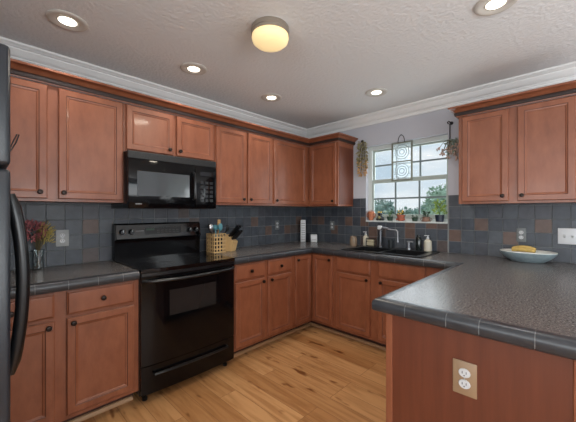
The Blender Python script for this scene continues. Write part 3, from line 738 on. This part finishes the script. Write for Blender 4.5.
# ------------------------------------------------------------------ hanging things at the window
t = thing('stained_glass_panel', 'leaded glass panel with two round motifs hanging in the window', 'glass panel', (1.368, .012, 1.650)); PL = t.location.copy()
x0, x1, z0, z1 = 1.252, 1.485, 1.650, 2.078; ya, yb = .006, .018
b = MB()
for (a, c, e, g) in ((x0, x0+.018, z0, z1), (x1-.018, x1, z0, z1), (x0+.018, x1-.018, z0, z0+.018), (x0+.018, x1-.018, z1-.018, z1), (x0+.018, x1-.018, (z0+z1)/2-.007, (z0+z1)/2+.007)): b.box(a, c, ya, yb, e, g)
b.build('panel_frame', 'came', t, 0, PL)
b = MB().box(x0+.018, x1-.018, .0105, .0135, z0+.018, z1-.018); b.build('glass', 'bevel', t, 0, PL)
b = MB()
for zc in ((z0*3+z1)/4+.003, (z0+z1*3)/4-.003):
    for rr in (.078, .052, .026):
        b.tube([((x0+x1)/2 + rr*math.cos(2*PI*k/28), .011, zc + rr*math.sin(2*PI*k/28)) for k in range(29)], .0042, 6, False)
    for k in range(8):
        a = PI/8 + k*PI/4; r1 = .102 if k % 2 == 0 else .102
        b.tube([((x0+x1)/2 + .078*math.cos(a), .011, zc + .078*math.sin(a)), ((x0+x1)/2 + r1*math.cos(a)*.98, .011, zc + r1*math.sin(a)*.94)], .003, 5)
b.build('lead_lines', 'lead', t, 60, PL)
pts = [((x0+x1)/2 + .036*math.cos(a), -.006, 2.074 + .075*math.sin(a)) for a in [PI*k/12 for k in range(13)]]
MB().tube([((x0+x1)/2+.036, .006, 2.068)] + pts + [((x0+x1)/2-.036, .006, 2.068)], .0035, 6).build('hanging_wire', 'iron', t, 60, PL)
o = MB().tube([((x0+x1)/2, .001, 2.150), ((x0+x1)/2, -.010, 2.146), ((x0+x1)/2, -.014, 2.156)], .003, 6).build('wall_hook', 'iron', t, 60, PL)

def swag_left():
    t = thing('hanging_dried_bunch', 'bunch of olive and orange dried flowers hanging on the wall left of the window', 'dried flowers', (.905, -.03, 1.95), 0, 'dried bunches beside the window')
    b = MB()
    for k in range(9): a = random.uniform(-.045, .045); b.tube([(a*.3, .01, .205), (a*.8, 0, .05), (a*1.2, -.01, -.16)], .0025, 5)
    b.build('stem', 'stem', t)
    b1, b2 = MB(), MB()
    for k in range(330):
        z = random.uniform(-.20, .20); wd = .052*math.sqrt(max(.08, 1-(z/.24)**2)); a = random.uniform(0, 2*PI)
        p = (wd*math.cos(a) + (.2-z)*.02, -.004 + .022*math.sin(a), z)
        (b1 if z > -.06 + random.uniform(-.07, .07) else b2).leaf(p, (math.cos(a), .5*math.sin(a)-.2, random.uniform(-1.2, .2)), random.uniform(.02, .045), .016)
    b1.build('olive_leaves', 'olive', t, 0); b2.build('orange_heads', 'orange', t, 0)
    MB().lathe([(.014, .19), (.016, .20), (.014, .21)], (0, 0, 0), 10).build('tie', 'iron', t)
    MB().tube([(0, .028, .215), (0, .0, .215), (0, -.004, .20)], .003, 5).build('nail', 'iron', t)
swag_left()
t = thing('hanging_iron_bracket', 'dark iron bracket with a curled top on the wall right of the window', 'bracket', (1.868, -.001, 2.17))
b = MB().lathe([(0, 0), (.016, 0), (.016, -.006), (0, -.006)], (0, 0, .005), 14, 'y'); b.build('wall_plate', 'iron', t)
pts = [(.0, -.006, .005), (.0, -.04, .005), (-.012, -.055, .014), (-.022, -.06, .004), (-.014, -.06, -.010), (0, -.055, -.015), (.0, -.055, -.14), (.0, -.06, -.165)]
MB().tube(pts, .0055, 7).build('arm', 'iron', t)
t = thing('hanging_dried_sprig', 'dried eucalyptus sprig with pinkish berries hanging from the iron bracket', 'dried flowers', (1.868, -.06, 2.005), 0, 'dried bunches beside the window')
b = MB(); ends = []
for k in range(13):
    a = random.uniform(-1, 1); e = Vector((a*.10 - .01, random.uniform(-.04, .02), random.uniform(-.20, -.06))); ends.append(e)
    b.tube([(0, 0, .005), e*.5 + Vector((0, 0, .03)), e], .0022, 5)
b.build('stem', 'stem', t); b1, b2 = MB(), MB()
for k in range(60):
    p = Vector((random.uniform(-.025, .055), random.uniform(-.03, .03), random.uniform(-.13, .0))); b1.leaf(p, (random.uniform(-1, 1), random.uniform(-.6, .4), random.uniform(-.6, .6)), random.uniform(.025, .05), .024)
for e in ends:
    for k in range(7): p = e*random.uniform(.7, 1.) + Vector((random.uniform(-.022, .022), random.uniform(-.02, .02), random.uniform(-.022, .022))); b2.ball(p, random.uniform(.006, .010), 1)
b1.build('grey_green_leaves', 'euca', t, 0); b2.build('berry_clusters', 'pinkd', t)

# ------------------------------------------------------------------ outlets and switches
def outlet(name, label, loc, rot, plate='plastic', face='plastic', w=.072, h=.116, k=1.):
    t = thing(name, label, 'outlet', loc, rot, 'wall outlets')
    MB().box(-w/2, w/2, -.006, 0, -h/2, h/2, .003).build('cover_plate', plate, t, 30)
    for s_ in (-1, 1):
        o = MB().lathe([(0, -.010), (.0155*k, -.010), (.017*k, -.006), (.017*k, -.004)], (0, 0, s_*.021), 20, 'y', 1., .86).build('receptacle', face, t)
        b = MB(); b.box(-.008, -.0055, -.0106, -.009, s_*.021-.002, s_*.021+.007); b.box(.0055, .008, -.0106, -.009, s_*.021-.002, s_*.021+.007); b.lathe([(0, -.0106), (.0025, -.0106), (.0025, -.009)], (0, 0, s_*.021-.008), 8, 'y'); b.build('slots', 'slot', o, 0)
    MB().lathe([(0, -.008), (.003, -.008), (.003, -.005)], (0, 0, 0), 10, 'y').build('screw', 'silver', t)
    return t
outlet('wall_outlet', 'white outlet in a light grey plate right of the dried flowers', (.0105, -2.778, 1.118), LW, 'plate1', w=.080, h=.122)
outlet('wall_outlet', 'small outlet with white sockets on the range wall tiles near the corner', (.0105, -.575, 1.145), LW, 'plate2')
outlet('wall_outlet', 'small outlet with white sockets on the tiles under the cabinet left of the window', (.455, -.0105, 1.135), 0, 'plate2')
outlet('wall_outlet', 'white outlet in a grey plate on the tiles behind the oval dish', (2.408, -.0105, 1.118), 0, 'plate2', w=.066)
outlet('wall_outlet', 'white outlet with tan plate on the peninsula end panel', (2.449, -1.905, .672), 0, 'brass', 'plastic', w=.083, h=.130, k=1.22)
t = thing('light_switch', 'wide white light switch plate right of the oval dish', 'switch', (2.700, -.0105, 1.122))
MB().box(-.062, .062, -.006, 0, -.062, .062, .003).build('cover_plate', 'plastic', t, 30)
for x in (-.023, .023):
    MB().box(x-.006, x+.006, -.0085, -.005, -.013, .013).build('toggle_base', 'plate1', t, 0); MB().prism([(-.006, -.006), (-.020, .004), (-.018, .010), (-.006, .006)], 'x', x-.004, x+.004).build('toggle', 'plastic', t, 0)

# ------------------------------------------------------------------ things on the worktops
# vase and dried flowers
o = MB().lathe([(0, 0), (.030, 0), (.033, .006), (.034, .06), (.031, .10), (.036, .135), (.033, .135), (.028, .10), (.030, .06), (.028, .012), (0, .010)], (0, 0, 0), 24).build('vase', 'vase', None); o.location = (.092, -2.925, cz)
tag(o, 'clear glass vase of dried flowers beside the refrigerator', 'vase')
t = thing('dried_bouquet', 'dried red and straw coloured flowers in the glass vase', 'dried flowers', (.092, -2.925, cz+.012))
b = MB(); ends = []
for k in range(22):
    a = random.uniform(0, 2*PI); q = random.uniform(.01, .075); e = Vector((q*math.cos(a)*.7, q*math.sin(a), random.uniform(.20, .31))); ends.append(e)
    b.tube([(-.010*math.cos(a), -.010*math.sin(a), .004), (.008*math.cos(a), .008*math.sin(a), .12), e], .0016, 5)
b.build('stem', 'stem', t); b1, b2 = MB(), MB()
for k in range(260):
    a = random.uniform(0, 2*PI); q = math.sqrt(random.random())
    p = Vector((.05*q*math.cos(a), -.030 + .066*q*math.sin(a), .255 + .062*random.uniform(-1, 1)*math.sqrt(1-q*q*.8)))
    b1.leaf(p, (p.x, p.y+.03, p.z-.24), random.uniform(.014, .03), .014)
for k in range(200):
    a = random.uniform(0, 2*PI); q = math.sqrt(random.random())
    p = Vector((.04*q*math.cos(a), .040 + .042*q*math.sin(a), .225 + .078*random.uniform(-1, 1)*math.sqrt(1-q*q*.8)))
    b2.leaf(p, (p.x, p.y*.6, random.uniform(.1, .8)*.1), random.uniform(.016, .034), .008)
b1.build('red_flower_heads', 'rose', t, 0); b2.build('straw_sprays', 'straw', t, 0)

# lattice utensil holder
hx, hy = .185, -1.572; HS = .066
t = thing('utensil_holder', 'pale wood lattice box full of kitchen utensils beside the range', 'utensil holder', (hx, hy, cz)); 
b = MB(); H = .185; n = 4; st_ = 2*HS/n; bw = .0105
b.box(-HS, HS, -HS, HS, 0, .008)
for k in range(n+1):
    c = -HS + st_*k; c0, c1 = max(-HS, c-bw/2), min(HS, c+bw/2)
    for s_ in (-1, 1):
        b.box(c0, c1, s_*HS-.003, s_*HS+.003, 0, H); b.box(s_*HS-.003, s_*HS+.003, c0, c1, 0, H)
for k in range(6):
    z0 = H*k/5; 
    for s_ in (-1, 1):
        b.box(-HS, HS, s_*HS-.0025, s_*HS+.0025, max(0, z0-bw/2), min(H, z0+bw/2)); b.box(s_*HS-.0025, s_*HS+.0025, -HS, HS, max(0, z0-bw/2), min(H, z0+bw/2))
b.build('lattice', 'lwood', t, 0)
MB().box(-HS+.02, HS-.02, -HS+.02, HS-.02, .0085, H*.8).build('liner', 'soil', t, 0)
def utensil(name, label, dx, dy, tx, ty, L, m, head, hm=None):
    """stands in the lattice box, leaning"""
    t = thing(name, label, 'utensil', (hx+dx, hy+dy, cz+H*.8+.001), 0, 'utensils in the lattice box')
    e = Vector((tx, ty, L)); MB().tube([(0, 0, 0), e], .0055, 8).build('shaft', m, t)
    b = MB(); d = e.normalized()
    if head == 'spoon': b.ball(e + d*.03, .036, 2, (.35, .75, 1.05))
    if head == 'spatula': b.box(e.x-.004, e.x+.004, e.y-.032, e.y+.032, e.z-.005, e.z+.075, .003)
    if head == 'ladle': b.ball(e + Vector((0, 0, .02)), .044, 2, (.6, 1., .6))
    if head == 'flat': b.box(e.x-.006, e.x+.006, e.y-.017, e.y+.017, e.z-.01, e.z+.05, .004)
    b.build('head', hm or m, t); return t
utensil('spatula', 'wide teal spatula standing in the lattice box', .01, -.01, .0, -.005, .075, 'teal', 'ladle')
utensil('spoon', 'teal spoon leaning over the rim of the lattice box', .02, .015, .02, .0, .07, 'teal', 'spoon')
utensil('wooden_spoon', 'tall wooden spoon at the back of the lattice box', -.02, .03, -.01, .02, .12, 'orange', 'flat')
utensil('ladle', 'steel ladle at the left of the lattice box', .02, -.045, .02, -.03, .07, 'silver', 'spoon')
utensil('turner', 'black handled turner leaning left in the lattice box', -.02, -.03, -.01, -.02, .08, 'blackm', 'flat')
utensil('turner', 'black handled turner leaning right in the lattice box', .03, .045, .03, .045, .07, 'blackm', 'flat')
# knife block
KB = Vector((.205, -1.425, 0)); KR = math.radians(-62)
t = thing('knife_block', 'pale wood knife block right of the lattice box', 'knife block', (KB.x, KB.y, cz), KR)
MB().prism([(-.060, 0), (.040, 0), (.066, .095), (-.018, .170), (-.060, .09)], 'x', -.048, .048).build('block', 'lwood', t, 0)
kd = Vector((0, .68, .73)).normalized()
kl = ['black knife handle at the front upper row of the block', 'black knife handle at the middle upper row of the block', 'black knife handle at the back upper row of the block',
      'black knife handle at the front lower row of the block', 'black knife handle at the middle lower row of the block', 'black knife handle at the back lower row of the block']
def kniv(x, s, L, label):
    t = thing('knife', label, 'knife', KB + Matrix.Rotation(KR, 3, 'Z') @ Vector((x, .066-s*.084, 0)) + Vector((0, 0, cz+.0955+s*.075)), KR, 'knives in the block')
    p0 = Vector((0, 0, 0)) + kd*.004; p1 = kd*L
    b = MB().tube([p0, p0+kd*L*.3, p0+kd*L*.75, p1], [.010, .0135, .0125, .0145], 8); b.build('handle', 'blackm', t)
    MB().tube([kd*.0005, kd*.006], .0085, 8).build('bolster', 'silver', t)
for k in range(6): kniv((.033, 0, -.033)[k % 3], .72 if k < 3 else .32, (.150, .135, .145, .125, .115, .12)[k], kl[k])
# corner things
t = thing('tall_box', 'tall narrow white box standing in the corner on the worktop', 'box', (.11, -.19, cz)); b = MB().box(-.02, .02, -.033, .033, 0, .29, .004); b.build('casing', 'plastic', t, 30); t.rotation_euler = (0, 0, math.radians(-42))
b = MB(); 
for k in range(8): b.box(.0198, .0212, -.024, .024, .03+k*.03, .036+k*.03)
b.build('grille', 'grey', t, 0)
t = thing('cube_box', 'small white cube standing in the corner right of the tall box', 'box', (.235, -.12, cz), math.radians(-42)); MB().box(-.042, .042, -.042, .042, 0, .10, .006).build('casing', 'plastic', t, 30)
MB().box(.0415, .0432, -.03, .03, .028, .034).build('seam', 'grey', t, 0)
# oval dish with bananas
t = thing('oval_dish', 'wide oval pale dish on the peninsula end of the worktop', 'dish', (2.462, -.147, cz))
prof = [(0, .0), (.56, 0), (.59, .004), (.80, .030), (.985, .066), (1.0, .078)]; inn = [(1.0, .078), (.985, .083), (.95, .082), (.78, .050), (.54, .018), (0, .014)]
MB().lathe([(r_*.184, z) for r_, z in prof], (0, 0, 0), 44, 'z', 1, .74).build('outer_shell', 'dishb', t, 60)
MB().lathe([(r_*.184, z) for r_, z in inn], (0, 0, 0), 44, 'z', 1, .74).build('inner_glaze', 'dish', t, 60)
t = thing('banana_bunch', 'small bunch of yellow bananas lying in the oval dish', 'bananas', (2.445, -.152, cz+.046))
for k, (dy, dz, rot) in enumerate(((-.035, .028, .0), (0, .04, .10), (.036, .03, .22))):
    pts = []; rs = []
    for i in range(9):
        u = i/8; a = (u-.5)*1.5; pts.append((-.005 + .105*math.sin(a)*1.05 + .0, dy*(.4+u*.6) , dz + .085*(math.cos(a)-1)*.45 + .022)); rs.append(.004 + .015*math.sin(PI*min(1, max(0, .08+u*.86)))**.6)
    b = MB().tube(pts, rs, 8); o = b.build('banana', 'banana', t); o.rotation_euler = (0, 0, rot)

# ------------------------------------------------------------------ ceiling lights
def can(label, x, y):
    t = thing('recessed_ceiling_light', label, 'ceiling light', (x, y, CH), 0, 'recessed ceiling lights')
    MB().lathe([(.100, -.0005), (.102, -.004), (.096, -.009), (.080, -.010), (.062, -.004), (.056, -.002)], (0, 0, 0), 40).build('trim_ring', 'trimr', t, 60)
    MB().lathe([(.056, -.0025), (.048, -.0055), (.046, -.0056)], (0, 0, 0), 32).build('inner_ring', 'trimr', t, 60)
    MB().lathe([(.046, -.0056), (.030, -.0075), (.0, -.008)], (0, 0, 0), 32).build('lamp_lens', 'lamp', t, 60)
    l = bpy.data.lights.new('can_spot', 'SPOT'); l.energy = 13; l.spot_size = math.radians(125); l.spot_blend = .6; l.shadow_soft_size = .05; l.color = (1, .97, .94)
    o = bpy.data.objects.new('can_spot', l); C.objects.link(o); o.parent = t; o.location = (0, 0, -.02)
can('recessed ceiling light above the cabinets nearest the refrigerator', .60, -2.845)
can('recessed ceiling light in front of the short cabinet over the microwave', .585, -2.03)
can('recessed ceiling light in front of the corner cabinets of the range wall', .585, -1.20)
can('recessed ceiling light near the window over the sink', 1.39, -.60)
can('recessed ceiling light over the peninsula', 2.44, -1.265)
t = thing('flush_ceiling_light', 'round flush ceiling lamp with nickel band and warm glass bowl', 'ceiling lamp', (1.405, -1.965, CH))
MB().lathe([(0, -.0005), (.112, -.0005), (.115, -.006), (.115, -.016), (.117, -.018), (.117, -.030), (.115, -.032), (.115, -.050), (.108, -.052)], (0, 0, 0), 48).build('band', 'nickel', t, 30)
MB().lathe([(.111, -.049), (.113, -.066), (.107, -.086), (.088, -.103), (.05, -.115), (0, -.118)], (0, 0, 0), 48).build('glass_bowl', 'bowl', t, 60)
l = bpy.data.lights.new('bowl_light', 'AREA'); l.shape = 'DISK'; l.size = .2; l.energy = 8; l.color = (1, .90, .74)
o = bpy.data.objects.new('bowl_light', l); C.objects.link(o); o.parent = t; o.location = (0, 0, -.13)

# ------------------------------------------------------------------ outside
struct('ground', MB().box(-60, 60, .3, 120, -3.1, -3.0), 'lawn', 'lawn beyond the house', 'lawn', 0)
def tree(label, x, y, top, wd, m, low=-3., n=1500, L=.5, blobs=7):
    t = thing('tree', label, 'tree', (x, y, -3.0), 0, 'trees beyond the window')
    h = top + 3.0
    b = MB().tube([(0, 0, 0), (.05*wd, 0, h*.4), (0, 0, h*.85)], [wd*.06, wd*.045, wd*.012], 8)
    for k in range(5): a = random.uniform(0, 2*PI); b.tube([(0, 0, h*.4), (math.cos(a)*wd*.3, math.sin(a)*wd*.3, h*random.uniform(.6, .8))], [wd*.025, wd*.008], 6)
    b.build('trunk', 'bark', t)
    b = MB(); cs = []
    for k in range(blobs):
        a = random.uniform(0, 2*PI); q = random.uniform(.1, .34)*wd; cs.append((Vector((q*math.cos(a), q*math.sin(a), h*random.uniform(.35, .84))), random.uniform(.16, .26)*wd))
    cs.append((Vector((0, 0, h-.2*wd)), .2*wd)); cs.append((Vector((0, 0, h*.6)), .33*wd))
    for c, r_ in cs: b.ball(c, r_*.8, 2, (1, 1, .85))
    for k in range(n):
        c, r_ = random.choice(cs); d = Vector((random.gauss(0, 1), random.gauss(0, 1), random.gauss(0, 1))).normalized()
        b.leaf(c + d*r_*random.uniform(.75, 1.05), d + Vector((random.uniform(-.7, .7), random.uniform(-.7, .7), random.uniform(-.9, .4))), L*random.uniform(.6, 1.3), L*.6)
    b.build('crown', m, t, 0)
tree('rounded blue-green tree seen low at the left of the window', -11.3, 24, 2.35, 4.4, 'tree1')
tree('smaller blue-green tree just right of the left window tree', -10.8, 28.5, 1.55, 3.2, 'tree2')
tree('distant rounded tree in the middle of the window view', -11.6, 36, 1.85, 5.6, 'tree1')
tree('low mid-green tree between the middle and the tall tree', -6.7, 24.5, 1.85, 4.0, 'tree2')
tree('tall light green tree at the right of the window view', -3.55, 17, 2.95, 3.6, 'tree3', n=1900, L=.30, blobs=11)
tree('dark rounded tree behind the tall right-hand tree', -5.6, 30, 2.6, 5.0, 'tree2')
